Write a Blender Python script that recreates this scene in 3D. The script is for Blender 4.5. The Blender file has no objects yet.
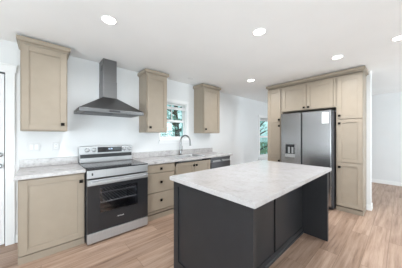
import bpy, bmesh, math, random
from mathutils import Vector, Matrix, noise
random.seed(7)
SC = bpy.context.scene
COL = SC.collection
PI = math.pi

# ------------------------------------------------------------------ camera
cam_data = bpy.data.cameras.new('camera')
cam_data.sensor_width = 36.0
cam_data.lens = 36.0 * 179.23 / 402.0
cam_data.shift_y = 1.6 / 402.0
cam_data.clip_start = 0.02
cam = bpy.data.objects.new('camera', cam_data)
cam.location = (0.0, -3.165, 1.318)
cam.rotation_euler = (PI / 2, 0, -math.radians(41.737))
COL.objects.link(cam)
SC.camera = cam

# ------------------------------------------------------------------ world, daylight, exposure
SC.view_settings.view_transform = 'Standard'
SC.view_settings.look = 'None'
SC.view_settings.gamma = 1.0
SC.view_settings.use_curve_mapping = False
SC.view_settings.exposure = 0.25
SC.cycles.use_denoising = True
SC.cycles.max_bounces = 10
SC.cycles.diffuse_bounces = 6
SC.cycles.sample_clamp_indirect = 6.0
world = bpy.data.worlds.new('daylight_sky')
SC.world = world
world.use_nodes = True
wn = world.node_tree
sky = wn.nodes.new('ShaderNodeTexSky')
sky.sky_type = 'HOSEK_WILKIE'
sky.sun_direction = Vector((-0.3, -0.5, 0.8)).normalized()
sky.turbidity = 4.0
hs = wn.nodes.new('ShaderNodeHueSaturation')
hs.inputs['Saturation'].default_value = 0.12
wn.links.new(sky.outputs['Color'], hs.inputs['Color'])
wn.links.new(hs.outputs['Color'], wn.nodes['Background'].inputs['Color'])
wn.nodes['Background'].inputs['Strength'].default_value = 5.0


def area(name, loc, rot, sx, sy, power, color=(1, 1, 1)):
    l = bpy.data.lights.new(name, 'AREA')
    l.shape = 'RECTANGLE'
    l.size, l.size_y = sx, sy
    l.energy = power
    l.color = color
    o = bpy.data.objects.new(name, l)
    o.location = loc
    o.rotation_euler = rot
    COL.objects.link(o)
    return o


# daylight lamps outside openings behind the camera; dining and west ones are added fill
CEIL = 2.46
SOUTH, WEST, FAR = -6.5, -2.6, 7.0
DAY = (0.84, 0.93, 1.0)
area('daylight_patio_door', (3.15, SOUTH - 0.22, 1.08), (PI / 2, 0, 0), 1.5, 2.1, 5, DAY)
area('daylight_south_window', (-0.2, SOUTH - 0.22, 1.05), (PI / 2, 0, 0), 3.0, 1.8, 14, DAY)
area('fill_dining_window', (5.55, SOUTH - 0.22, 1.4), (PI / 2, 0, 0), 1.9, 1.5, 65, DAY)
area('fill_west_window', (WEST - 0.22, -3.4, 1.05), (PI / 2, 0, -PI / 2), 3.2, 1.8, 88, DAY)
# added fill lamps tilted up through the same openings to brighten the ceiling
UP = math.radians(132)
UPFILL = (0.80, 0.92, 1.0)
area('ceiling_fill_patio_door', (3.15, SOUTH - 0.65, 0.55), (UP, 0, 0), 1.6, 1.0, 20, UPFILL)
area('ceiling_fill_south_window', (-0.2, SOUTH - 0.65, 0.6), (UP, 0, 0), 3.0, 1.0, 105, UPFILL)
area('ceiling_fill_dining_window', (5.55, SOUTH - 0.65, 0.75), (UP, 0, 0), 1.9, 1.0, 130, UPFILL)
area('ceiling_fill_west_window', (WEST - 0.65, -3.4, 0.6), (UP, 0, -PI / 2), 3.2, 1.0, 95, UPFILL)

# ------------------------------------------------------------------ materials


def new_mat(name):
    m = bpy.data.materials.new(name)
    m.use_nodes = True
    nt = m.node_tree
    return m, nt, nt.nodes['Principled BSDF']


def rgb(r, g, b):
    def f(c):
        c /= 255.0
        return c / 12.92 if c <= 0.04045 else ((c + 0.055) / 1.055) ** 2.4
    return (f(r), f(g), f(b), 1.0)


def coords(nt, scale=(1, 1, 1)):
    tc = nt.nodes.new('ShaderNodeTexCoord')
    mp = nt.nodes.new('ShaderNodeMapping')
    mp.inputs['Scale'].default_value = scale
    nt.links.new(tc.outputs['Object'], mp.inputs['Vector'])
    return mp.outputs['Vector']


def noisy(nt, vec, scale, detail=4, rough=0.55):
    n = nt.nodes.new('ShaderNodeTexNoise')
    n.inputs['Scale'].default_value = scale
    n.inputs['Detail'].default_value = detail
    n.inputs['Roughness'].default_value = rough
    nt.links.new(vec, n.inputs['Vector'])
    return n.outputs['Fac']


def ramp(nt, fac, stops):
    r = nt.nodes.new('ShaderNodeValToRGB')
    els = r.color_ramp.elements
    while len(els) < len(stops):
        els.new(0.5)
    for e, (p, c) in zip(els, stops):
        e.position = p
        e.color = c
    nt.links.new(fac, r.inputs['Fac'])
    return r.outputs['Color']


def bump(nt, b, fac, strength, dist=0.002):
    n = nt.nodes.new('ShaderNodeBump')
    n.inputs['Strength'].default_value = strength
    n.inputs['Distance'].default_value = dist
    nt.links.new(fac, n.inputs['Height'])
    nt.links.new(n.outputs['Normal'], b.inputs['Normal'])


def painted(name, c, rough=0.5, vary=0.05, scale=6.0, bmp=0.05):
    m, nt, b = new_mat(name)
    v = coords(nt)
    f = noisy(nt, v, scale)
    lo = tuple(x * (1 - vary) for x in c[:3]) + (1,)
    hi = tuple(min(1, x * (1 + vary)) for x in c[:3]) + (1,)
    nt.links.new(ramp(nt, f, [(0.3, lo), (0.7, hi)]), b.inputs['Base Color'])
    b.inputs['Roughness'].default_value = rough
    if bmp:
        bump(nt, b, noisy(nt, v, 180, 2), bmp)
    return m


def metal(name, c, rough=0.3, stretch=(2, 2, 300), vary=0.06, aniso=0.0):
    m, nt, b = new_mat(name)
    v = coords(nt, stretch)
    f = noisy(nt, v, 1.0, 3)
    lo = tuple(x * (1 - vary) for x in c[:3]) + (1,)
    nt.links.new(ramp(nt, f, [(0.3, lo), (0.7, c)]), b.inputs['Base Color'])
    b.inputs['Metallic'].default_value = 1.0
    b.inputs['Roughness'].default_value = rough
    b.inputs['Anisotropic'].default_value = aniso
    if aniso == 0.4:
        b.inputs['Metallic'].default_value = 0.72
    return m


def glossy_black(name, c, rough=0.08):
    m, nt, b = new_mat(name)
    f = noisy(nt, coords(nt), 5.0)
    nt.links.new(ramp(nt, f, [(0.3, c), (0.7, tuple(x * 1.15 for x in c[:3]) + (1,))]), b.inputs['Base Color'])
    b.inputs['Roughness'].default_value = rough
    return m


def glass_mat(name, tint=(1, 1, 1, 1), refl=0.1):
    m = bpy.data.materials.new(name)
    m.use_nodes = True
    nt = m.node_tree
    nt.nodes.clear()
    o = nt.nodes.new('ShaderNodeOutputMaterial')
    t = nt.nodes.new('ShaderNodeBsdfTransparent')
    g = nt.nodes.new('ShaderNodeBsdfGlossy')
    g.inputs['Roughness'].default_value = 0.03
    mx = nt.nodes.new('ShaderNodeMixShader')
    mx.inputs['Fac'].default_value = refl
    t.inputs['Color'].default_value = tint
    nt.links.new(t.outputs[0], mx.inputs[1])
    nt.links.new(g.outputs[0], mx.inputs[2])
    nt.links.new(mx.outputs[0], o.inputs['Surface'])
    return m


def emitter(name, c, strength):
    m, nt, b = new_mat(name)
    b.inputs['Base Color'].default_value = c
    b.inputs['Emission Color'].default_value = c
    b.inputs['Emission Strength'].default_value = strength
    return m


def stone(name, base, mid, dark, rough=0.2):
    m, nt, b = new_mat(name)
    v = coords(nt)
    f1 = noisy(nt, v, 9, 8, 0.68)
    c1 = ramp(nt, f1, [(0.32, dark), (0.42, mid), (0.56, base)])
    f2 = noisy(nt, v, 38, 5, 0.7)
    c2 = ramp(nt, f2, [(0.33, dark), (0.45, mid), (0.55, base)])
    mx = nt.nodes.new('ShaderNodeMix')
    mx.data_type = 'RGBA'
    mx.blend_type = 'MIX'
    mx.inputs['Factor'].default_value = 0.4
    nt.links.new(c1, mx.inputs['A'])
    nt.links.new(c2, mx.inputs['B'])
    nt.links.new(mx.outputs['Result'], b.inputs['Base Color'])
    b.inputs['Roughness'].default_value = rough
    return m


def plank_floor():
    m, nt, b = new_mat('oak_plank_floor')
    v = coords(nt)
    br = nt.nodes.new('ShaderNodeTexBrick')
    br.offset = 0.37
    br.offset_frequency = 2
    br.inputs['Color1'].default_value = (0, 0, 0, 1)
    br.inputs['Color2'].default_value = (1, 1, 1, 1)
    br.inputs['Mortar'].default_value = (0.5, 0.5, 0.5, 1)
    br.inputs['Scale'].default_value = 1.0
    br.inputs['Mortar Size'].default_value = 0.0016
    br.inputs['Brick Width'].default_value = 1.22
    br.inputs['Row Height'].default_value = 0.18
    nt.links.new(v, br.inputs['Vector'])
    # grain runs with the plank; each plank shifts the grain
    cx = nt.nodes.new('ShaderNodeSeparateColor')
    nt.links.new(br.outputs['Color'], cx.inputs['Color'])
    off = nt.nodes.new('ShaderNodeCombineXYZ')
    ml = nt.nodes.new('ShaderNodeMath')
    ml.operation = 'MULTIPLY'
    ml.inputs[1].default_value = 17.0
    nt.links.new(cx.outputs[0], ml.inputs[0])
    nt.links.new(ml.outputs[0], off.inputs['X'])
    nt.links.new(ml.outputs[0], off.inputs['Z'])
    mp = nt.nodes.new('ShaderNodeMapping')
    mp.inputs['Scale'].default_value = (0.9, 16, 1)
    nt.links.new(v, mp.inputs['Vector'])
    ad = nt.nodes.new('ShaderNodeVectorMath')
    nt.links.new(mp.outputs[0], ad.inputs[0])
    nt.links.new(off.outputs[0], ad.inputs[1])
    g = noisy(nt, ad.outputs[0], 1.5, 9, 0.7)
    grain = ramp(nt, g, [(0.3, rgb(120, 94, 77)), (0.45, rgb(162, 134, 115)), (0.62, rgb(185, 159, 141))])
    tone = ramp(nt, cx.outputs[0], [(0.0, (0.80, 0.78, 0.77, 1)), (0.5, (0.95, 0.94, 0.93, 1)), (1.0, (1.05, 1.05, 1.05, 1))])
    mx = nt.nodes.new('ShaderNodeMix')
    mx.data_type = 'RGBA'
    mx.blend_type = 'MULTIPLY'
    mx.inputs['Factor'].default_value = 1.0
    nt.links.new(grain, mx.inputs['A'])
    nt.links.new(tone, mx.inputs['B'])
    mo = nt.nodes.new('ShaderNodeMix')
    mo.data_type = 'RGBA'
    mo.inputs['B'].default_value = rgb(112, 88, 70)
    nt.links.new(br.outputs['Fac'], mo.inputs['Factor'])
    nt.links.new(mx.outputs['Result'], mo.inputs['A'])
    nt.links.new(mo.outputs['Result'], b.inputs['Base Color'])
    b.inputs['Roughness'].default_value = 0.42
    bump(nt, b, g, 0.12, 0.001)
    return m


M = {}
M['wall'] = painted('white_wall_paint', (0.76, 0.765, 0.77, 1), 0.75, 0.015, 2.0, 0.08)
M['ceiling'] = painted('white_ceiling_paint', (0.88, 0.88, 0.88, 1), 0.85, 0.015, 2.0, 0.1)
M['trim'] = painted('white_trim_paint', (0.84, 0.84, 0.84, 1), 0.45, 0.01, 4.0, 0)
M['floor'] = plank_floor()
M['cab'] = painted('beige_cabinet_paint', rgb(156, 143, 127), 0.45, 0.03, 9.0, 0.03)
M['knob'] = metal('black_bronze_metal', (0.02, 0.017, 0.015, 1), 0.35, (40, 40, 40))
M['stone'] = stone('mottled_pale_stone', rgb(195, 192, 191), rgb(178, 174, 173), rgb(132, 127, 125))
M['stone_island'] = stone('mottled_stone_lit', rgb(183, 180, 180), rgb(177, 173, 172), rgb(160, 156, 154), 0.16)  # same stone as above; light washing out its mottling is put into the colour
M['steel'] = metal('brushed_stainless', (0.50, 0.50, 0.505, 1), 0.42, (300, 2, 2), 0.08, 0.4)
M['fridge'] = metal('satin_stainless', (0.43, 0.43, 0.435, 1), 0.27, (300, 300, 2), 0.08, 0.3)
M['steel_h'] = metal('brushed_stainless_dark', (0.21, 0.21, 0.213, 1), 0.36, (2, 2, 300), 0.1)
M['chrome'] = metal('brushed_nickel', (0.30, 0.30, 0.30, 1), 0.25, (60, 60, 60))
M['black_glass'] = glossy_black('black_glass', (0.022, 0.022, 0.024, 1), 0.09)
M['black'] = glossy_black('black_plastic', (0.02, 0.02, 0.022, 1), 0.4)
M['dark_grey'] = painted('dark_grey_enamel', (0.06, 0.06, 0.065, 1), 0.4, 0.08, 8, 0)
M['island'] = painted('charcoal_cabinet_paint', (0.024, 0.024, 0.026, 1), 0.36, 0.08, 5.0, 0.03)
M['island'].node_tree.nodes['Principled BSDF'].inputs['Specular IOR Level'].default_value = 0.25
M['dw'] = metal('dark_stainless', (0.20, 0.20, 0.21, 1), 0.35, (2, 2, 200), 0.1)
M['white_plastic'] = painted('white_plastic', (0.78, 0.78, 0.78, 1), 0.4, 0.01, 5, 0)
M['plate'] = painted('light_grey_plate_plastic', (0.70, 0.70, 0.70, 1), 0.4, 0.01, 5, 0)
M['paper'] = painted('white_paper', (0.85, 0.85, 0.85, 1), 0.7, 0.02, 40, 0)
M['ink'] = painted('grey_print_ink', (0.35, 0.35, 0.36, 1), 0.7, 0.02, 40, 0)
M['silver_print'] = painted('silver_print', (0.75, 0.75, 0.75, 1), 0.4, 0.02, 40, 0)
M['glass'] = glass_mat('window_glass', (0.74, 0.92, 0.92, 1), 0.06)
M['clear'] = glass_mat('clear_glass', (0.97, 0.98, 0.98, 1), 0.05)
M['oven_glass'] = glass_mat('smoked_oven_glass', (0.85, 0.85, 0.87, 1), 0.09)
M['oven_liner'] = painted('grey_oven_enamel', (0.16, 0.16, 0.165, 1), 0.35, 0.1, 20, 0)
M['lens'] = emitter('lit_lamp_lens', (1.0, 0.97, 0.92, 1), 9.0)
M['lcd'] = emitter('lit_clock_digits', (0.6, 0.75, 1.0, 1), 0.35)
M['bark'] = painted('brown_bark', (0.12, 0.09, 0.07, 1), 0.9, 0.25, 8, 0.3)
M['leaf'] = painted('bluish_green_leaves', (0.50, 0.72, 0.66, 1), 0.6, 0.35, 3, 0)
M['grass'] = painted('grass_ground', (0.16, 0.24, 0.10, 1), 0.9, 0.3, 4, 0.2)

# ------------------------------------------------------------------ mesh helpers


def box(bm, x0, x1, y0, y1, z0, z1, bev=0.0, seg=2):
    v = [bm.verts.new((x, y, z)) for x in (x0, x1) for y in (y0, y1) for z in (z0, z1)]
    q = [(0, 1, 3, 2), (4, 6, 7, 5), (0, 4, 5, 1), (2, 3, 7, 6), (0, 2, 6, 4), (1, 5, 7, 3)]
    fs = [bm.faces.new([v[i] for i in f]) for f in q]
    if bev > 0:
        es = set(e for f in fs for e in f.edges)
        bmesh.ops.bevel(bm, geom=list(es), offset=bev, segments=seg, profile=0.7, affect='EDGES')
    return bm


def cyl(bm, p0, p1, r0, r1=None, n=24, caps=True):
    if r1 is None:
        r1 = r0
    p0, p1 = Vector(p0), Vector(p1)
    d = (p1 - p0).normalized()
    a = d.orthogonal().normalized()
    b = d.cross(a)
    ra, rb = [], []
    for i in range(n):
        t = 2 * PI * i / n
        u = a * math.cos(t) + b * math.sin(t)
        ra.append(bm.verts.new(p0 + u * r0))
        rb.append(bm.verts.new(p1 + u * r1))
    for i in range(n):
        j = (i + 1) % n
        bm.faces.new([ra[i], ra[j], rb[j], rb[i]])
    if caps:
        bm.faces.new(ra[::-1])
        bm.faces.new(rb)
    return bm


def tube(bm, pts, r, n=14):
    pts = [Vector(p) for p in pts]
    rs = r if isinstance(r, (list, tuple)) else [r] * len(pts)
    rings = []
    a = None
    for i, p in enumerate(pts):
        d = (pts[min(i + 1, len(pts) - 1)] - pts[max(i - 1, 0)]).normalized()
        if a is None:
            a = d.orthogonal().normalized()
        a = (a - d * a.dot(d)).normalized()
        b = d.cross(a)
        rings.append([bm.verts.new(p + (a * math.cos(2 * PI * k / n) + b * math.sin(2 * PI * k / n)) * rs[i]) for k in range(n)])
    for r0, r1 in zip(rings, rings[1:]):
        for k in range(n):
            j = (k + 1) % n
            bm.faces.new([r0[k], r0[j], r1[j], r1[k]])
    bm.faces.new(rings[0][::-1])
    bm.faces.new(rings[-1])
    return bm


def lathe(bm, prof, n=32, axis='Z', origin=(0, 0, 0), cap=True):
    """prof: (radius, height) pairs; axis Z (up) or Y (towards -Y)."""
    O = Vector(origin)
    rings = []
    for r, h in prof:
        ring = []
        for k in range(n):
            t = 2 * PI * k / n
            if axis == 'Z':
                p = Vector((r * math.cos(t), r * math.sin(t), h))
            else:
                p = Vector((r * math.cos(t), -h, r * math.sin(t)))
            ring.append(bm.verts.new(O + p))
        rings.append(ring)
    for a, b in zip(rings, rings[1:]):
        for k in range(n):
            j = (k + 1) % n
            bm.faces.new([a[k], a[j], b[j], b[k]])
    if prof[0] == prof[-1]:
        bmesh.ops.remove_doubles(bm, verts=bm.verts[:], dist=1e-6)
        return bm
    if prof[0][0] > 1e-6:
        bm.faces.new(rings[0][::-1])
    if prof[-1][0] > 1e-6:
        bm.faces.new(rings[-1])
    return bm


def prism(bm, poly, x0, x1):
    """polygon of (y, z) extruded along x."""
    a = [bm.verts.new((x0, y, z)) for y, z in poly]
    b = [bm.verts.new((x1, y, z)) for y, z in poly]
    n = len(poly)
    for i in range(n):
        j = (i + 1) % n
        bm.faces.new([a[i], a[j], b[j], b[i]])
    bm.faces.new(a[::-1])
    bm.faces.new(b)
    return bm


def B(*boxes, bev=0.0):
    bm = bmesh.new()
    for b in boxes:
        box(bm, *b[:6], bev=(b[6] if len(b) > 6 else bev))
    return bm


def obj(name, bm, mat, parent=None, loc=None, smooth=False):
    bmesh.ops.recalc_face_normals(bm, faces=bm.faces[:])
    me = bpy.data.meshes.new(name)
    bm.to_mesh(me)
    bm.free()
    me.materials.append(mat)
    if smooth:
        for p in me.polygons:
            p.use_smooth = True
        try:
            me.set_sharp_from_angle(angle=math.radians(40))
        except Exception:
            pass
    o = bpy.data.objects.new(name, me)
    COL.objects.link(o)
    if parent is not None:
        o.parent = parent
    if loc is not None:
        o.location = loc
    return o


def thing(name, label, cat, loc=(0, 0, 0), rz=0.0, group=None):
    o = bpy.data.objects.new(name, None)
    o.empty_display_size = 0.1
    o.location = loc
    o.rotation_euler = (0, 0, rz)
    COL.objects.link(o)
    return tag(o, label, cat, group)


def tag(o, label, cat, group=None):
    o['label'] = label
    o['category'] = cat
    if group:
        o['group'] = group
    return o


def struct(name, bm, mat, parent=None):
    o = obj(name, bm, mat, parent)
    if parent is None:
        o['kind'] = 'structure'
    return o


# ------------------------------------------------------------------ setting: shell of the room
T = 0.15
struct('floor', B((WEST - T, FAR + T, SOUTH - T, T, -0.1, 0)), M['floor'])
struct('ceiling', B((WEST - T, FAR + T, SOUTH - T, T, CEIL, CEIL + 0.1)), M['ceiling'])


def wall_with_holes(axis, c0, c1, a0, a1, holes):
    """wall slab between c0..c1 in its thickness, a0..a1 along; holes (b0,b1,z0,z1) sorted."""
    bm = bmesh.new()

    def add(p, q, z0, z1):
        if q - p < 1e-4 or z1 - z0 < 1e-4:
            return
        if axis == 'X':
            box(bm, p, q, c0, c1, z0, z1)
        else:
            box(bm, c0, c1, p, q, z0, z1)
    cur = a0
    for (p, q, z0, z1) in holes:
        add(cur, p, 0, CEIL)
        add(p, q, 0, z0)
        add(p, q, z1, CEIL)
        cur = q
    add(cur, a1, 0, CEIL)
    return bm


DOOR = (-1.235, -0.315, 0.0, 2.075)
WIN1 = (1.735, 2.395, 1.235, 2.01)
WIN2 = (5.44, 6.40, 0.60, 1.93)
struct('wall_back', wall_with_holes('X', 0, T, WEST - T, FAR + T, [DOOR, WIN1, WIN2]), M['wall'])
PDOOR = (2.4, 3.9, 0.0, 2.1)
WIN5_ADDED = (4.6, 6.5, 0.65, 2.15)  # unseen window, added to brighten the far room
WIN3 = (-1.7, 1.3, 0.2, 2.1)
struct('wall_south', wall_with_holes('X', SOUTH - T, SOUTH, WEST - T, FAR + T, [WIN3, PDOOR, WIN5_ADDED]), M['wall'])
WIN4_ADDED = (-5.0, -1.8, 0.2, 2.1)  # unseen window, added to light the near end of the island
struct('wall_west', wall_with_holes('Y', WEST - T, WEST, SOUTH, 0, [WIN4_ADDED]), M['wall'])
struct('wall_far', B((FAR, FAR + T, SOUTH, 0, 0, CEIL)), M['wall'])
PX0, PX1 = 4.32, 4.47
struct('wall_partition', B((PX0, PX1, -2.80, -1.10, 0, CEIL)), M['wall'])
# baseboards
struct('baseboard_back', B((-0.235, -0.18, -0.014, 0, 0, 0.1), (3.215, FAR, -0.014, 0, 0, 0.1), bev=0.003), M['trim'])
struct('baseboard_far', B((FAR - 0.014, FAR, SOUTH, -0.014, 0, 0.1), bev=0.003), M['trim'])
struct('baseboard_partition', B((PX0 - 0.012, PX1 + 0.014, -2.814, -2.80, 0, 0.1), (PX1, PX1 + 0.014, -2.80, -1.1, 0, 0.1),
                                (PX0 - 0.012, PX0, -2.80, -2.748, 0, 0.1), bev=0.003), M['trim'])
struct('baseboard_south', B((WEST, 2.31, SOUTH, SOUTH + 0.014, 0, 0.1), (3.99, FAR, SOUTH, SOUTH + 0.014, 0, 0.1), bev=0.003), M['trim'])
struct('baseboard_west', B((WEST, WEST + 0.014, SOUTH, 0, 0, 0.1), bev=0.003), M['trim'])

# door at the left end of the back wall
x0, x1, z0, z1 = DOOR
struct('trim_1', B((x1 - 0.005, x1 + 0.075, -0.02, 0, 0, z1 + 0.02), (x0 - 0.075, x0 + 0.005, -0.02, 0, 0, z1 + 0.02),
                   (x0 - 0.09, x1 + 0.09, -0.024, 0, z1 + 0.01, z1 + 0.1), (x0 - 0.1, x1 + 0.1, -0.034, 0, z1 + 0.085, z1 + 0.105),
                   bev=0.003), M['trim'])
dbm = bmesh.new()
dx0, dx1, dz1 = x0 + 0.014, x1 - 0.015, z1 - 0.015
box(dbm, dx0, dx1, 0.03, 0.07, 0.012, dz1)
for p, q in ((dx0, dx0 + 0.12), (dx1 - 0.12, dx1), ((dx0 + dx1) / 2 - 0.05, (dx0 + dx1) / 2 + 0.05)):
    box(dbm, p, q, 0.022, 0.032, 0.012, dz1, 0.002)
for p, q in ((0.012, 0.22), (0.80, 0.98), (dz1 - 0.12, dz1)):
    for u, w in ((dx0 + 0.12, (dx0 + dx1) / 2 - 0.05), ((dx0 + dx1) / 2 + 0.05, dx1 - 0.12)):
        box(dbm, u, w, 0.022, 0.032, p, q, 0.002)
d1 = struct('door_1', dbm, M['trim'])
jm = B((x0, x0 + 0.008, 0.0, T, 0, z1), (x1 - 0.008, x1, 0.0, T, 0, z1), (x0, x1, 0.0, T, z1 - 0.008, z1))
obj('door_jamb_shadow', jm, M['black'], d1)  # jamb coloured black to paint the shadow of the door gap
hb = bmesh.new()
lathe(hb, [(0.03, 0), (0.03, 0.006), (0.012, 0.008), (0.012, 0.03), (0.026, 0.036), (0.028, 0.05), (0.02, 0.06), (0.0, 0.062)], 20, 'Y', (x1 - 0.055, 0.022, 0.955))
obj('door_knob', hb, M['chrome'], d1, smooth=True)
hb = bmesh.new()
lathe(hb, [(0.029, 0), (0.029, 0.012), (0.02, 0.016), (0.0, 0.016)], 20, 'Y', (x1 - 0.055, 0.022, 1.09))
box(hb, x1 - 0.061, x1 - 0.049, -0.012, 0.006, 1.07, 1.11, 0.002)
obj('deadbolt', hb, M['chrome'], d1, smooth=True)


def window(name, hole, axis='X', c=0.0, inward=-1, muntin=None, rail=None, blind=False, stool=True, glass='glass', casing=0.055, head=0.055):
    """double hung window in a wall; c is the inner wall face, inward is the side the room lies on."""
    a0, a1, z0, z1 = hole

    def bb(bm, p, q, d0, d1, za, zb, bev=0.003):
        lo, hi = sorted((c + inward * d0, c + inward * d1))
        if axis == 'X':
            box(bm, p, q, lo, hi, za, zb, bev)
        else:
            box(bm, lo, hi, p, q, za, zb, bev)
    # casing on the wall face
    bm = bmesh.new()
    for p, q, za, zb in ((a0 - 0.02 if name == 'window_1' else a0 - casing, a0 + 0.004, z0, z1), (a1 - 0.004, a1 + casing, z0, z1)):
        bb(bm, p, q, 0, 0.018, za, zb)
    cl = 0.02 if name == 'window_1' else casing
    bb(bm, a0 - cl, a1 + casing, 0, 0.022, z1 - 0.004, z1 + head)
    if stool:
        bb(bm, a0 - cl, a1 + casing + 0.015, 0, 0.045, z0 - 0.025, z0 + 0.004)
        bb(bm, a0 - cl, a1 + casing, 0, 0.016, z0 - 0.075, z0 - 0.025)
    else:
        bb(bm, a0 - cl, a1 + casing, 0, 0.022, z0 - head, z0 + 0.004)
    w = bpy.data.objects.new(name, None)
    COL.objects.link(w)
    w['kind'] = 'structure'
    obj('window_casing', bm, M['trim'], w)
    bm = bmesh.new()
    for p, q in ((a0, a0 + 0.022), (a1 - 0.022, a1)):
        bb(bm, p, q, -T, -0.001, z0, z1, 0)
    bb(bm, a0 + 0.022, a1 - 0.022, -T, -0.001, z1 - 0.02, z1, 0)
    bb(bm, a0 + 0.022, a1 - 0.022, -T, -0.001, z0, z0 + 0.02, 0)
    obj('window_frame', bm, M['trim'], w)
    i0, i1 = a0 + 0.022, a1 - 0.022
    zr = rail if rail else (z0 + z1) / 2
    for nm, za, zb, dd in (('upper_sash', zr - 0.02, z1 - 0.02, 0.09), ('lower_sash', z0 + 0.02, zr + 0.03, 0.06)):
        bm = bmesh.new()
        s = 0.022
        bb(bm, i0, i0 + s, -dd - 0.03, -dd, za, zb)
        bb(bm, i1 - s, i1, -dd - 0.03, -dd, za, zb)
        bb(bm, i0 + s, i1 - s, -dd - 0.03, -dd, zb - (0.05 if nm == 'lower_sash' else s), zb)
        bb(bm, i0 + s, i1 - s, -dd - 0.03, -dd, za, za + (0.045 if nm == 'lower_sash' else s))
        if muntin and nm == 'upper_sash':
            bb(bm, muntin - 0.011, muntin + 0.011, -dd - 0.025, -dd - 0.005, za + s, zb - s)
        so = obj(nm, bm, M['trim'], w)
        bm = bmesh.new()
        bb(bm, i0 + s, i1 - s, -dd - 0.018, -dd - 0.014, za + s, zb - s, 0)
        obj('glass_pane', bm, M[glass], so)
    if blind:
        bm = bmesh.new()
        za, zb = blind
        n = int((zb - za) / 0.012)
        for k in range(n):
            bb(bm, i0 + 0.004, i1 - 0.004, -0.052, -0.02, za + k * 0.012, za + k * 0.012 + 0.009, 0.002)
        bb(bm, i0 + 0.002, i1 - 0.002, -0.055, -0.015, za - 0.022, za - 0.002)
        obj('raised_blind', bm, M['white_plastic'], w)
    return w


window('window_1', WIN1, muntin=2.075, rail=1.62, blind=(1.885, 1.93))
window('window_2', WIN2, rail=1.27, blind=(1.84, 1.905), casing=0.075, head=0.07)
window('window_3', WIN3, c=SOUTH, inward=1, glass='clear', casing=0.07, head=0.07)
window('window_5_added', WIN5_ADDED, c=SOUTH, inward=1, glass='clear', casing=0.07, head=0.07)
window('window_4_added', WIN4_ADDED, axis='Y', c=WEST, inward=1, glass='clear', casing=0.07, head=0.07)
# glazed patio door behind the camera
bm = bmesh.new()
x0, x1, z0, z1 = PDOOR
for p, q, u, w in ((x0, x0 + 0.07, 0, z1), (x1 - 0.07, x1, 0, z1), ((x0 + x1) / 2 - 0.045, (x0 + x1) / 2 + 0.045, 0, z1)):
    box(bm, p, q, SOUTH - 0.1, SOUTH - 0.04, u, w, 0.004)
for p, q in ((x0 + 0.07, (x0 + x1) / 2 - 0.045), ((x0 + x1) / 2 + 0.045, x1 - 0.07)):
    box(bm, p, q, SOUTH - 0.1, SOUTH - 0.04, 0, 0.1, 0.004)
    box(bm, p, q, SOUTH - 0.1, SOUTH - 0.04, z1 - 0.07, z1, 0.004)
d2 = struct('door_2', bm, M['trim'])
obj('glass_pane', B((x0 + 0.07, x1 - 0.07, SOUTH - 0.072, SOUTH - 0.068, 0.1, z1 - 0.07)), M['clear'], d2)
struct('trim_2', B((x0 - 0.08, x0 + 0.004, SOUTH, SOUTH + 0.018, 0, z1), (x1 - 0.004, x1 + 0.08, SOUTH, SOUTH + 0.018, 0, z1),
                   (x0 - 0.08, x1 + 0.08, SOUTH, SOUTH + 0.02, z1 - 0.004, z1 + 0.08), bev=0.003), M['trim'])

# ground outside
struct('ground', B((-25, 40, T + 0.01, 40, -0.4, -0.25), (-25, 40, -40, SOUTH - T - 0.01, -0.4, -0.25), (-25, WEST - T - 0.01, SOUTH - T, T, -0.4, -0.25)), M['grass'])

# ------------------------------------------------------------------ cabinet parts (front faces local -Y)


def shaker(bm, x0, x1, z0, z1, yf, fw=0.06, th=0.024, rec=0.012, gap=0.006):
    """five piece door standing a hair off the face frame yf."""
    y0, y1 = yf - th, yf - gap
    box(bm, x0, x0 + fw, y0, y1, z0, z1, 0.0015, 1)
    box(bm, x1 - fw, x1, y0, y1, z0, z1, 0.0015, 1)
    box(bm, x0 + fw, x1 - fw, y0, y1, z1 - fw, z1, 0.0015, 1)
    box(bm, x0 + fw, x1 - fw, y0, y1, z0, z0 + fw, 0.0015, 1)
    # inner bead step, then the flat panel
    for s, d in ((0.006, 0.005),):
        box(bm, x0 + fw, x0 + fw + s, y0 + d, y1, z0 + fw, z1 - fw)
        box(bm, x1 - fw - s, x1 - fw, y0 + d, y1, z0 + fw, z1 - fw)
        box(bm, x0 + fw + s, x1 - fw - s, y0 + d, y1, z1 - fw - s, z1 - fw)
        box(bm, x0 + fw + s, x1 - fw - s, y0 + d, y1, z0 + fw, z0 + fw + s)
    box(bm, x0 + fw, x1 - fw, y0 + rec, y1 - 0.001, z0 + fw, z1 - fw)
    return bm


def slab_front(bm, x0, x1, z0, z1, yf, th=0.02):
    box(bm, x0, x1, yf - 0.024, yf - 0.006, z0, z1, 0.002)
    return bm


def knob_bm(x, y, z):
    bm = bmesh.new()
    cyl(bm, (x, y, z), (x, y - 0.016, z), 0.007, 0.006, 12)
    box(bm, x - 0.0185, x + 0.0185, y - 0.028, y - 0.014, z - 0.0185, z + 0.0185, 0.004)
    return bm


def carcass(w, d, z0, z1, base=True, rails=()):
    """box with a face frame; base cabinets stand on a recessed board."""
    bm = bmesh.new()
    zb = z0 + (0.096 if base else 0.0)
    box(bm, 0, w, -d + 0.018, 0, zb, z1, 0.0015)
    fr = 0.038
    box(bm, 0, fr, -d, -d + 0.018, zb, z1, 0.0015)
    box(bm, w - fr, w, -d, -d + 0.018, zb, z1, 0.0015)
    for p, q in [(zb, zb + fr), (z1 - fr, z1)] + list(rails):
        box(bm, fr, w - fr, -d, -d + 0.018, p, q, 0.0015)
    return bm


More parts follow.
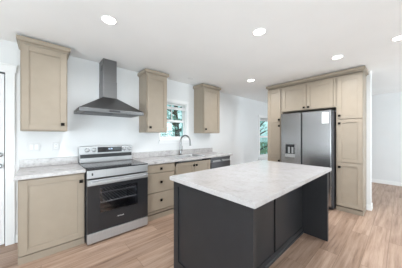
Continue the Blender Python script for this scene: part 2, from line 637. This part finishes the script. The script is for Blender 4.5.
def cabinet(name, label, loc, rz, w, d, z0, z1, fronts, base=True, group=None, crown=False):
    t = thing(name, label, 'cabinet', loc, rz, group)
    obj('body', carcass(w, d, z0, z1, base), M['cab'], t)
    if base:
        obj('base_board', B((0, w, -d + 0.010, -d + 0.026, z0, z0 + 0.076), (0, 0.018, -d + 0.026, -0.02, z0, z0 + 0.076),
                            (w - 0.018, w, -d + 0.026, -0.02, z0, z0 + 0.076), bev=0.002), M['cab'], t)
    for f in fronts:
        kind, a, b, c, e, kx, kz = f
        bm = bmesh.new()
        if kind == 'drawer':
            slab_front(bm, a, b, c, e, -d)
        elif kind == 'shaker_drawer':
            shaker(bm, a, b, c, e, -d, 0.045)
        else:
            shaker(bm, a, b, c, e, -d)
        o = obj('drawer' if 'drawer' in kind else 'door', bm, M['cab'], t)
        if kx is not None:
            k = obj('knob', knob_bm(kx, -d - 0.0235 if 'drawer' in kind else -d - 0.0225, kz), M['knob'], o, smooth=True)
    if crown:
        bm = bmesh.new()
        crown_run(bm, [(-0.0, 0.0), (-0.0, -d), (w, -d), (w, 0.0)], z1)
        obj('crown', bm, M['cab'], t)
    return t


def crown_run(bm, path, z, h=0.065, out=0.03):
    """moulding profile swept round a rectangular path of (x, y)."""
    prof = [(-0.006, -0.004), (0.006, -0.004), (0.008, 0.008), (out * 0.8, 0.016), (out, 0.019), (out, h), (-0.006, h)]
    n = len(path)
    rows = []
    for i, p in enumerate(path):
        p = Vector((p[0], p[1]))
        nm = []
        if i > 0:
            d = (p - Vector(path[i - 1])).normalized()
            nm.append(Vector((d.y, -d.x)))
        if i < n - 1:
            d = (Vector(path[i + 1]) - p).normalized()
            nm.append(Vector((d.y, -d.x)))
        m = nm[0] if len(nm) == 1 else nm[0] + nm[1]
        rows.append([bm.verts.new((p.x + m.x * o, p.y + m.y * o, z + k)) for o, k in prof])
    np_ = len(prof)
    for a, b in zip(rows, rows[1:]):
        for k in range(np_):
            j = (k + 1) % np_
            bm.faces.new([a[k], a[j], b[j], b[k]])
    bm.faces.new(rows[0])
    bm.faces.new(rows[-1][::-1])
    # top lid
    lid = [bm.verts.new((p[0], p[1], z + h - 0.004)) for p in path]
    bm.faces.new(lid)
    return bm


# sanity of the crown's outward side: path runs left-back, left-front, right-front, right-back
CT0, CT1 = 0.876, 0.914

# ------------------------------------------------------------------ back wall run
XB = -0.176
XR = 0.402          # range left
XD = 1.170          # drawers left
cabinet('base_cabinet', 'beige base cabinet with one door left of the range', (XB, -0.002, 0), 0, 0.572, 0.588, 0, CT0 - 0.001,
        [('door', 0.012, 0.56, 0.098, 0.862, 0.53, 0.775)])
cabinet('drawer_cabinet', 'beige base cabinet with three drawers right of the range', (XD, -0.002, 0), 0, 0.53, 0.588, 0, CT0 - 0.001,
        [('drawer', 0.012, 0.50, 0.735, 0.862, 0.25, 0.797), ('drawer', 0.012, 0.50, 0.432, 0.727, 0.25, 0.585), ('drawer', 0.012, 0.50, 0.15, 0.424, 0.25, 0.30)])
cabinet('sink_cabinet', 'beige two door base cabinet below the sink', (1.702, -0.002, 0), 0, 0.842, 0.588, 0, 0.79,
        [('door', 0.016, 0.417, 0.10, 0.84, 0.39, 0.775), ('door', 0.425, 0.826, 0.10, 0.84, 0.452, 0.775)])

# dishwasher
t = thing('dishwasher', 'dark stainless dishwasher at the right end of the back counter', 'dishwasher', (2.548, -0.004, 0))
obj('body', B((0.004, 0.596, -0.56, 0, 0.1, 0.868)), M['dark_grey'], t)
obj('door_panel', B((0.003, 0.597, -0.615, -0.562, 0.115, 0.772), (0.003, 0.597, -0.612, -0.562, 0.83, 0.866), (0.003, 0.597, -0.59, -0.562, 0.772, 0.83), bev=0.004), M['dw'], t)
obj('handle', B((0.04, 0.27, -0.622, -0.592, 0.776, 0.806, 0.006), (0.33, 0.56, -0.622, -0.592, 0.776, 0.806, 0.006)), M['steel'], t)
obj('toe_kick', B((0.003, 0.597, -0.53, -0.515, 0, 0.1)), M['black'], t)
t = obj('end_panel', B((3.15, 3.182, -0.612, -0.003, 0, CT0 - 0.001), bev=0.002), M['white_plastic'])
tag(t, 'white upright end panel beside the dishwasher', 'panel')

# countertops with backsplash
t = thing('countertop', 'short mottled grey countertop left of the range', 'countertop', (XB - 0.025, -0.002, CT0))
obj('slab', B((0, 0.6, -0.637, 0, 0, 0.038), bev=0.004), M['stone'], t)
obj('backsplash', B((0.0, 0.6, -0.019, 0, 0.0385, 0.14), bev=0.003), M['stone'], t)
SX0, SX1, SY0, SY1 = 1.80, 2.46, -0.55, -0.105
t = thing('countertop', 'long mottled grey countertop around the sink', 'countertop', (0, -0.002, CT0))
h = 0.018
obj('slab', B((XD - 0.002, SX0 + h, -0.637, 0, 0, 0.038, 0.003), (SX1 - h, 3.207, -0.637, 0, 0, 0.038, 0.003),
              (SX0 + h, SX1 - h, -0.637, SY0 + h, 0, 0.038, 0), (SX0 + h, SX1 - h, SY1 - h, 0, 0, 0.038, 0)), M['stone'], t)
obj('backsplash', B((XD - 0.002, 3.19, -0.019, 0, 0.0385, 0.14), bev=0.003), M['stone'], t)

# sink
t = thing('sink', 'stainless drop in sink set in the long countertop', 'sink', ((SX0 + SX1) / 2, (SY0 + SY1) / 2 - 0.002, CT1))
hx, hy = (SX1 - SX0) / 2, (SY1 - SY0) / 2
bm = bmesh.new()


def rrect(hx, hy, r, z, n=6, cx=0, cy=0):
    pts = []
    for sx, sy, a0 in ((1, 1, 0), (-1, 1, PI / 2), (-1, -1, PI), (1, -1, 1.5 * PI)):
        for k in range(n + 1):
            a = a0 + k / n * PI / 2
            pts.append((cx + sx * (hx - r) + r * math.cos(a), cy + sy * (hy - r) + r * math.sin(a), z))
    return pts


def loft(bm, loops, cap_end=True):
    vs = [[bm.verts.new(p) for p in l] for l in loops]
    n = len(vs[0])
    for a, b in zip(vs, vs[1:]):
        for k in range(n):
            j = (k + 1) % n
            bm.faces.new([a[k], a[j], b[j], b[k]])
    if cap_end:
        bm.faces.new(vs[-1])


loft(bm, [rrect(hx, hy, 0.04, 0.0005), rrect(hx - 0.002, hy - 0.002, 0.04, 0.006), rrect(hx - 0.025, hy - 0.03, 0.05, 0.005),
          rrect(hx - 0.032, hy - 0.035, 0.05, -0.01), rrect(hx - 0.036, hy - 0.04, 0.05, -0.085), rrect(hx - 0.06, hy - 0.06, 0.05, -0.105)])
obj('basin', bm, M['steel'], t, smooth=True)
bm = bmesh.new()
lathe(bm, [(0.042, -0.1045), (0.042, -0.101), (0.03, -0.1035), (0.0, -0.1035)], 20)
obj('drain', bm, M['chrome'], t, smooth=True)

# faucet
t = thing('faucet', 'brushed nickel gooseneck faucet standing behind the sink', 'faucet', (2.195, -0.06, CT1), math.radians(18))
bm = bmesh.new()
lathe(bm, [(0.03, 0.0), (0.03, 0.008), (0.021, 0.014), (0.019, 0.11), (0.016, 0.125), (0.0, 0.125)], 20)
obj('base', bm, M['chrome'], t, smooth=True)
bm = bmesh.new()
pts = [(0, 0, 0.12), (0, 0, 0.29)]
for k in range(1, 13):
    a = k / 12 * PI
    pts.append((0, -0.118 + 0.118 * math.cos(a), 0.29 + 0.115 * math.sin(a)))
pts.append((0, -0.238, 0.275))
tube(bm, pts, 0.0155)
obj('gooseneck', bm, M['chrome'], t, smooth=True)
bm = bmesh.new()
cyl(bm, (0, -0.237, 0.28), (0, -0.243, 0.195), 0.016, 0.02, 18)
obj('spray_head', bm, M['chrome'], t, smooth=True)
bm = bmesh.new()
cyl(bm, (0.012, 0, 0.085), (0.05, 0, 0.088), 0.014, 0.013, 14)
tube(bm, [(0.045, 0, 0.09), (0.052, 0, 0.12), (0.06, 0.004, 0.185)], [0.008, 0.007, 0.006], 10)
obj('lever', bm, M['chrome'], t, smooth=True)

# wall cabinets
ZU0, ZU1 = 1.373, 2.37
for (x0, x1, lab, kx) in ((-0.176, 0.252, 'beige wall cabinet hanging left of the range hood', 'r'),
                          (1.32, 1.715, 'beige wall cabinet hanging between the range hood and the sink window', 'l'),
                          (2.604, 3.126, 'beige wall cabinet hanging right of the sink window', 'l')):
    w = x1 - x0
    cabinet('wall_cabinet', lab, (x0, -0.002, 0), 0, w, 0.306, ZU0, ZU1,
            [('door', 0.012, w - 0.012, ZU0 + 0.012, ZU1 - 0.022, (w - 0.05 if kx == 'r' else 0.055), 1.458)], base=False, crown=True)

# range hood
HX0, HX1 = 0.352, 1.185
hc = 0.768
t = thing('range_hood', 'stainless pyramid chimney hood above the range', 'range hood', (0, -0.003, 0))
bm = bmesh.new()
box(bm, HX0, HX1, -0.495, 0, 1.632, 1.678, 0.003)
obj('rim', bm, M['steel_h'], t)
bm = bmesh.new()
lo = [(HX0 + 0.004, -0.491), (HX1 - 0.004, -0.491), (HX1 - 0.004, 0), (HX0 + 0.004, 0)]
hi = [(0.678, -0.242), (0.872, -0.242), (0.872, 0), (0.678, 0)]
va = [bm.verts.new((x, y, 1.679)) for x, y in lo]
vb = [bm.verts.new((x, y, 1.885)) for x, y in hi]
for i in range(4):
    j = (i + 1) % 4
    bm.faces.new([va[i], va[j], vb[j], vb[i]])
bm.faces.new(va[::-1])
bm.faces.new(vb)
obj('canopy', bm, M['steel_h'], t)
bm = B((0.678, 0.872, -0.242, 0, 1.886, 2.13), (0.681, 0.869, -0.239, 0, 2.13, CEIL - 0.002), bev=0.002)
obj('chimney', bm, M['steel_h'], t)
obj('vent_slots', B(*[(0.6795, 0.6815, -0.20, -0.10, 2.30 + k * 0.016, 2.308 + k * 0.016) for k in range(5)]), M['black'], t)
obj('filter', B((HX0 + 0.06, hc - 0.005, -0.44, -0.07, 1.626, 1.631), (hc + 0.005, HX1 - 0.06, -0.44, -0.07, 1.626, 1.631), bev=0.002), M['dark_grey'], t)
obj('button_panel', B((hc - 0.07, hc + 0.07, -0.499, -0.496, 1.645, 1.667), bev=0.001), M['black'], t)

# range
t = thing('range', 'freestanding stainless electric range with black glass oven door', 'range', (XR + 0.004, -0.025, 0))
W = 0.758
obj('body', B((0, 0.018, -0.62, -0.01, 0.02, 0.895), (W - 0.018, W, -0.62, -0.01, 0.02, 0.895), (0.018, W - 0.018, -0.03, -0.01, 0.02, 0.895),
              (0.018, W - 0.018, -0.62, -0.03, 0.02, 0.16), (0.018, W - 0.018, -0.62, -0.03, 0.80, 0.895),
              (0.02, 0.07, -0.60, -0.04, 0, 0.02), (W - 0.07, W - 0.02, -0.60, -0.04, 0, 0.02)), M['dark_grey'], t)
obj('oven_liner', B((0.09, 0.10, -0.60, -0.08, 0.20, 0.76), (W - 0.10, W - 0.09, -0.60, -0.08, 0.20, 0.76), (0.10, W - 0.10, -0.09, -0.08, 0.20, 0.76),
                    (0.10, W - 0.10, -0.60, -0.09, 0.20, 0.21), (0.10, W - 0.10, -0.60, -0.09, 0.75, 0.76)), M['oven_liner'], t)
for z in (0.46, 0.585):
    bm = bmesh.new()
    for k in range(13):
        xx = 0.13 + k * (W - 0.26) / 12
        tube(bm, [(xx, -0.57, z), (xx, -0.12, z)], 0.004, 6)
    tube(bm, [(0.104, -0.57, z), (W - 0.104, -0.57, z)], 0.009, 6)
    tube(bm, [(0.104, -0.12, z), (W - 0.104, -0.12, z)], 0.009, 6)
    obj('oven_rack', bm, M['steel'], t)
obj('front_band', B((0.0, W, -0.668, -0.621, 0.80, 0.897), bev=0.005), M['steel'], t)
cb = obj('cooktop', B((0.0, W, -0.672, -0.066, 0.898, 0.914), bev=0.004), M['black_glass'], t)
for (bx, by, br) in ((0.20, -0.52, 0.11), (0.56, -0.51, 0.13), (0.20, -0.21, 0.085), (0.56, -0.21, 0.095), (0.38, -0.17, 0.05)):
    bm = bmesh.new()
    for r in (br,):
        lathe(bm, [(r - 0.0015, 0), (r, 0), (r, 0.0004), (r - 0.0015, 0.0004), (r - 0.0015, 0)], 40)
    obj('burner_ring', bm, M['dark_grey'], cb, (bx, by, 0.9142))
bg = obj('backguard', B((0.006, W - 0.006, -0.064, 0, 0.915, 1.15), (0.0, W, -0.07, 0.0, 1.045, 1.155), bev=0.006), M['steel'], t)
obj('vent_strip', B((0.012, W - 0.012, -0.0665, -0.0635, 0.985, 1.04), bev=0.001), M['black'], bg)
ds = obj('display', B((0.232, 0.585, -0.0735, -0.069, 1.062, 1.142), bev=0.002), M['black_glass'], bg)
for kx in (0.098, 0.186, 0.622, 0.708):
    bm = bmesh.new()
    lathe(bm, [(0.027, 0), (0.027, 0.004), (0.021, 0.006), (0.02, 0.028), (0.016, 0.031), (0.0, 0.031)], 24, 'Y', (kx, -0.0705, 1.102))
    box(bm, kx - 0.003, kx + 0.003, -0.103, -0.10, 1.102, 1.12, 0)
    kn = obj('knob', bm, M['steel'], bg, smooth=True)
    bm = bmesh.new()
    lathe(bm, [(0.031, 0), (0.031, 0.003), (0.0275, 0.0035), (0.0275, 0), (0.031, 0)], 24, 'Y', (kx, -0.0702, 1.102))
    obj('knob_ring', bm, M['black'], bg)


def text(name, body, size, mat, loc, rot, parent=None, align='CENTER', ext=0.0006):
    cu = bpy.data.curves.new(name, 'FONT')
    cu.body = body
    cu.size = size
    cu.align_x = align
    cu.align_y = 'CENTER'
    cu.extrude = ext
    o = bpy.data.objects.new(name, cu)
    COL.objects.link(o)
    bpy.context.view_layer.update()
    dg = bpy.context.evaluated_depsgraph_get()
    me = bpy.data.meshes.new_from_object(o.evaluated_get(dg))
    bpy.data.objects.remove(o)
    me.materials.clear()
    me.materials.append(mat)
    r = bpy.data.objects.new(name, me)
    COL.objects.link(r)
    r.location = loc
    r.rotation_euler = rot
    if parent is not None:
        r.parent = parent
    return r


text('clock_digits', '12:00', 0.03, M['lcd'], (0.41, -0.0745, 1.11), (PI / 2, 0, 0), ds)
dr = bmesh.new()
wx0, wx1, wz0, wz1 = 0.135, 0.605, 0.365, 0.668
box(dr, 0.002, wx0, -0.672, -0.622, 0.152, 0.712, 0.003)
box(dr, wx1, W - 0.002, -0.672, -0.622, 0.152, 0.712, 0.003)
box(dr, wx0, wx1, -0.672, -0.622, 0.152, wz0, 0)
box(dr, wx0, wx1, -0.672, -0.622, wz1, 0.712, 0)
dro = obj('oven_door', dr, M['black_glass'], t)
obj('door_rail', B((0.002, W - 0.002, -0.674, -0.622, 0.713, 0.783), bev=0.004), M['steel'], dro)
obj('window_pane', B((wx0, wx1, -0.671, -0.667, wz0, wz1)), M['oven_glass'], dro)
bm = bmesh.new()
box(bm, 0.02, W - 0.02, -0.722, -0.704, 0.735, 0.765, 0.007, 3)
box(bm, 0.03, 0.055, -0.706, -0.673, 0.740, 0.760, 0.003)
box(bm, W - 0.055, W - 0.03, -0.706, -0.673, 0.740, 0.760, 0.003)
obj('handle', bm, M['steel'], dro, smooth=True)
text('door_badge', 'FRIGIDAIRE', 0.017, M['silver_print'], (0.378, -0.6722, 0.27), (PI / 2, 0, 0), dro)
obj('storage_drawer', B((0.002, W - 0.002, -0.67, -0.622, 0.022, 0.142), bev=0.006), M['steel'], t)
obj('model_badge', B((0.045, 0.062, -0.6695, -0.6675, 0.835, 0.865), bev=0.0005), M['black'], t)

# switch plates on the back wall
t = thing('switch_plate', 'white double switch plate on the wall nearer the door', 'switch plate', (-0.069, 0, 1.17))
obj('plate', B((-0.057, 0.057, -0.009, 0, -0.057, 0.057), bev=0.003), M['plate'], t)
for sx in (-0.023, 0.023):
    obj('rocker', B((sx - 0.016, sx + 0.016, -0.013, -0.009, -0.033, 0.033), bev=0.0015), M['trim'], t)
t = thing('outlet', 'white outlet plate on the wall nearer the range', 'outlet', (0.153, 0, 1.175))
obj('plate', B((-0.036, 0.036, -0.009, 0, -0.058, 0.058), bev=0.003), M['plate'], t)
rc = obj('receptacle', B((-0.018, 0.018, -0.0115, -0.009, -0.034, 0.034), bev=0.001), M['trim'], t)
for sx in (-0.007, 0.007):
    for zz in (-0.017, 0.017):
        obj('slot', B((sx - 0.0015, sx + 0.0015, -0.0118, -0.0113, zz - 0.005, zz + 0.005)), M['black'], rc)

# ------------------------------------------------------------------ island
IX0, IX1, IY0, IY1 = 0.957, 2.725, -2.578, -1.62
t = thing('kitchen_island', 'charcoal island base with an open seating recess', 'island', (0, 0, 0))
BX0, BX1, BY0, BY1 = 0.985, 2.70, -2.55, -1.652
YB = -2.26
ZT = CT0 - 0.001
obj('cabinet_body', B((BX0 + 0.03, BX1 - 0.045, YB + 0.075, BY1, 0.09, ZT), (BX0 + 0.03, BX1 - 0.045, YB + 0.075, BY1 - 0.07, 0, 0.09)), M['island'], t)
# near end panel: frame and recessed field, seen from the -X side
bm = bmesh.new()
e0, e1 = BX0, BX0 + 0.028
box(bm, e0, e1, BY1 - 0.075, BY1, 0, ZT, 0.002)
box(bm, e0, e1, BY0, BY0 + 0.068, 0, ZT, 0.002)
box(bm, e0, e1, BY0 + 0.068, BY1 - 0.075, ZT - 0.05, ZT, 0.002)
box(bm, e0, e1, BY0 + 0.068, BY1 - 0.075, 0, 0.10, 0.002)
box(bm, e0 + 0.012, e1, BY0 + 0.06, BY1 - 0.067, 0.09, ZT - 0.04)
obj('end_panel', bm, M['island'], t)
obj('end_panel', B((BX1 - 0.045, BX1, BY0, BY1, 0, ZT), bev=0.002), M['island'], t)
for p, q in ((BX0 + 0.03, 1.842), (1.882, BX1 - 0.046)):
    obj('back_panel', B((p, q, YB, YB + 0.019, 0.0, ZT), bev=0.002), M['island'], t)
obj('seam_strip', B((1.80, 1.93, YB + 0.0735, YB + 0.0745, 0, ZT)), M['black'], t)
bm = bmesh.new()
prism(bm, [(YB - 0.001, 0), (YB - 0.001, 0.075), (YB - 0.006, 0.075), (YB - 0.012, 0.03), (YB - 0.02, 0.022), (YB - 0.02, 0)], BX0 + 0.03, BX1 - 0.046)
obj('base_moulding', bm, M['island'], t)
for k, (p, q) in enumerate(((BX0 + 0.04, 1.84), (1.85, BX1 - 0.055))):
    bm = bmesh.new()
    # doors on the range side (front turned to +Y)
    shaker(bm, -q, -p, 0.10, ZT - 0.02, -BY1)
    bmesh.ops.transform(bm, matrix=Matrix.Rotation(PI, 4, 'Z'), verts=bm.verts[:])
    obj('door', bm, M['island'], t)
t = obj('island_countertop', B((IX0, IX1, IY0, IY1, CT0, CT1), bev=0.004), M['stone_island'])
tag(t, 'large pale mottled countertop on the charcoal island', 'countertop')

# ------------------------------------------------------------------ fridge wall (fronts face -X)
FX = 3.906
RZ = -PI / 2
FD = PX0 - 0.002 - FX
bx = PX0 - 0.002
L0, L1, R0, R1 = -1.104, -1.436, -2.388, -2.745
ZP = 2.365
wl = L0 - L1
cabinet('pantry_cabinet', 'tall narrow beige pantry cabinet left of the refrigerator', (bx, L0, 0), RZ, wl, FD, 0, ZP,
        [('door', 0.006, wl - 0.03, 1.606, 2.328, wl - 0.055, 1.665), ('door', 0.006, wl - 0.03, 0.862, 1.598, wl - 0.055, 1.53), ('door', 0.006, wl - 0.03, 0.1, 0.854, wl - 0.055, 0.775)])
wr = R0 - R1
cabinet('pantry_cabinet', 'tall beige pantry cabinet right of the refrigerator', (bx, R0, 0), RZ, wr, FD, 0, ZP,
        [('door', 0.022, wr - 0.006, 1.606, 2.328, 0.052, 1.665), ('door', 0.022, wr - 0.006, 0.862, 1.598, 0.052, 1.53), ('door', 0.022, wr - 0.006, 0.1, 0.854, 0.052, 0.775)])
wo = L1 - R0 - 0.004
cabinet('overhead_cabinet', 'beige two door cabinet above the refrigerator', (bx, L1 - 0.002, 0), RZ, wo, FD, 1.822, ZP,
        [('door', 0.01, 0.473, 1.832, 2.328, 0.437, 1.872), ('door', 0.48, 0.91, 1.832, 2.328, 0.516, 1.872)], base=False)
bm = bmesh.new()
crown_run(bm, [(PX0 - 0.002, L0), (FX, L0), (FX, R1), (PX0 - 0.002, R1)], ZP + 0.0135)
tag(obj('crown_moulding', bm, M['cab']), 'beige crown moulding along the top of the refrigerator cabinets', 'moulding')

# refrigerator
F0, F1 = -1.482, -2.372
t = thing('refrigerator', 'stainless side by side refrigerator between the two pantry cabinets', 'refrigerator', (PX0 - 0.01, F0, 0), RZ)
fw = F0 - F1
fd = PX0 - 0.01 - 3.75
obj('body', B((0.004, fw - 0.004, -fd + 0.075, 0, 0.03, 1.748), (0.05, 0.1, -fd + 0.1, -fd + 0.16, 0, 0.03), (fw - 0.1, fw - 0.05, -fd + 0.1, -fd + 0.16, 0, 0.03),
              (0.05, 0.1, -0.1, -0.04, 0, 0.03), (fw - 0.1, fw - 0.05, -0.1, -0.04, 0, 0.03), bev=0.003), M['dark_grey'], t)
obj('toe_grille', B((0.01, fw - 0.01, -fd + 0.085, -fd + 0.07, 0.02, 0.075)), M['black'], t)
sp = 0.393
# dispenser opening in the left door
q0, q1, zq0, zq1 = 0.07, 0.288, 0.885, 1.165
bm = bmesh.new()
for a in ((0.0, q0, 0.08, 1.764), (q1, sp - 0.012, 0.08, 1.764), (q0, q1, 0.08, zq0), (q0, q1, zq1, 1.764)):
    box(bm, a[0], a[1], -fd, -fd + 0.07, a[2], a[3], 0.0)
ld = obj('freezer_door', bm, M['fridge'], t)
dp = obj('dispenser', B((q0 + 0.001, q1 - 0.001, -fd + 0.055, -fd + 0.068, zq0 + 0.001, zq1 - 0.001)), M['black'], ld)
obj('dispenser_frame', B((q0 + 0.001, q0 + 0.022, -fd - 0.004, -fd + 0.055, zq0 + 0.001, zq1 - 0.001), (q1 - 0.022, q1 - 0.001, -fd - 0.004, -fd + 0.055, zq0 + 0.001, zq1 - 0.001),
                         (q0 + 0.022, q1 - 0.022, -fd - 0.004, -fd + 0.055, zq1 - 0.022, zq1 - 0.001)), M['fridge'], dp)
obj('control_panel', B((q0 + 0.022, q1 - 0.022, -fd + 0.004, -fd + 0.055, zq1 - 0.075, zq1 - 0.022), bev=0.002), M['black_glass'], dp)
obj('drip_tray', B((q0 + 0.012, q1 - 0.012, -fd - 0.01, -fd + 0.055, zq0 + 0.001, zq0 + 0.06), bev=0.003), M['steel'], dp)
obj('paddle', B((0.125, 0.16, -fd + 0.03, -fd + 0.04, 0.96, 1.10), (0.195, 0.23, -fd + 0.03, -fd + 0.04, 0.96, 1.10), bev=0.003), M['steel'], dp)
bm = bmesh.new()
box(bm, sp + 0.012, fw - 0.025, -fd, -fd + 0.07, 0.08, 1.764, 0.006)
rd = obj('fridge_door', bm, M['fridge'], t)
obj('handle_channel', B((sp - 0.0115, sp + 0.0115, -fd + 0.012, -fd + 0.07, 0.08, 1.755)), M['black'], t)
obj('hinge_cap', B((0.02, 0.09, -fd + 0.02, -fd + 0.12, 1.764, 1.774), bev=0.004), M['dark_grey'], t)
obj('hinge_cap', B((fw - 0.09, fw - 0.02, -fd + 0.02, -fd + 0.12, 1.764, 1.774), bev=0.004), M['dark_grey'], t)
# paper tag on the right door
t = thing('paper_tag', 'white paper tag stuck to the top of the right refrigerator door', 'tag', (3.7485, -2.262, 1.535), RZ)
obj('sheet', B((-0.05, 0.05, -0.0008, 0.0008, 0, 0.195)), M['paper'], t)
for x, z, hgt in ((0.035, 0.165, 0.012), (0.02, 0.145, 0.006), (0.03, 0.132, 0.006), (0.0, 0.115, 0.01), (0.036, 0.03, 0.006)):
    obj('printed_line', B((-0.04, x, -0.0012, -0.0007, z, z + hgt)), M['ink'], t)

# ------------------------------------------------------------------ recessed ceiling lamps
CANS = [((0.50, -1.24), 'recessed ceiling light nearest the left wall cabinet', 1.0),
        ((1.79, -2.12), 'recessed ceiling light over the middle of the island', 1.0),
        ((3.21, -2.54), 'recessed ceiling light in front of the right pantry cabinet', 1.0),
        ((3.23, -1.09), 'recessed ceiling light in front of the left pantry cabinet', 1.0),
        ((2.23, -0.35), 'small recessed ceiling light above the sink', 0.15),
        ((3.12, -3.15), 'recessed ceiling light cut by the right edge of the photo', 1.0)]
for (x, y), lab, s in CANS:
    t = thing('ceiling_light', lab, 'ceiling light', (x, y, CEIL), 0, 'recessed ceiling lights')
    bm = bmesh.new()
    r = 0.07 if s == 1.0 else 0.055
    lathe(bm, [(r - 0.010, 0), (r, 0), (r, -0.002), (r - 0.003, -0.005), (r - 0.008, -0.005), (r - 0.010, -0.002), (r - 0.010, 0)], 36)
    obj('trim_ring', bm, M['white_plastic'], t, smooth=True)
    bm = bmesh.new()
    lathe(bm, [(r - 0.0105, -0.001), (r - 0.0105, -0.004), (0.0, -0.006)], 36)
    obj('lens', bm, M['lens'] if s == 1.0 else M['white_plastic'], t, smooth=True)
    if s < 1.0:
        continue
    l = bpy.data.lights.new('lamp_glow', 'AREA')
    l.shape = 'DISK'
    l.size = 2 * r - 0.05
    l.energy = 11.0 * s
    l.color = (0.95, 0.98, 1.0)
    l.spread = math.radians(165)
    lo = bpy.data.objects.new('lamp_glow', l)
    lo.location = (0, 0, -0.012)
    lo.parent = t
    COL.objects.link(lo)

# ------------------------------------------------------------------ trees outside


def tree(label, x, y, h, r, seed, n=1700):
    rnd = random.Random(seed)
    t = thing('tree', label, 'tree', (x, y, -0.25))
    bm = bmesh.new()
    tube(bm, [(0, 0, 0), (0.05, 0.02, h * 0.35), (-0.03, 0.05, h * 0.6), (0.02, 0, h * 0.85)], [0.13, 0.10, 0.07, 0.03], 10)
    for k in range(14):
        a = rnd.uniform(0, 2 * PI)
        z0 = h * rnd.uniform(0.15, 0.7)
        tube(bm, [(0, 0, z0), (math.cos(a) * r * 0.45, math.sin(a) * r * 0.45, z0 + 0.35), (math.cos(a) * r * 0.8, math.sin(a) * r * 0.8, z0 + 0.5)], [0.05, 0.03, 0.012], 7)
    obj('trunk', bm, M['bark'], t)
    bm = bmesh.new()
    for k in range(n):
        a = rnd.uniform(0, 2 * PI)
        u = rnd.uniform(-1, 1)
        rr = (rnd.random() ** 0.4)
        p = Vector((math.cos(a) * math.sqrt(1 - u * u) * r * rr, math.sin(a) * math.sqrt(1 - u * u) * r * rr, h * 0.55 + u * h * 0.48 * rr))
        if noise.noise(p * 1.6 + Vector((seed, 0, 0))) < -0.12:
            continue
        s = rnd.uniform(0.05, 0.12)
        m = Matrix.Rotation(rnd.uniform(0, PI), 3, 'X') @ Matrix.Rotation(rnd.uniform(0, 2 * PI), 3, 'Z')
        q = [m @ Vector(v) + p for v in ((-s, 0, 0), (0, -s * 0.5, 0.01), (s, 0, 0), (0, s * 0.5, 0.01))]
        bm.faces.new([bm.verts.new(v) for v in q])
    obj('foliage', bm, M['leaf'], t)
    return t


tree('leafy tree outside the window above the sink', 3.9, 2.6, 4.2, 1.7, 3)
tree('leafy tree outside the far window beyond the refrigerator cabinets', 8.9, 2.2, 3.8, 1.6, 11)
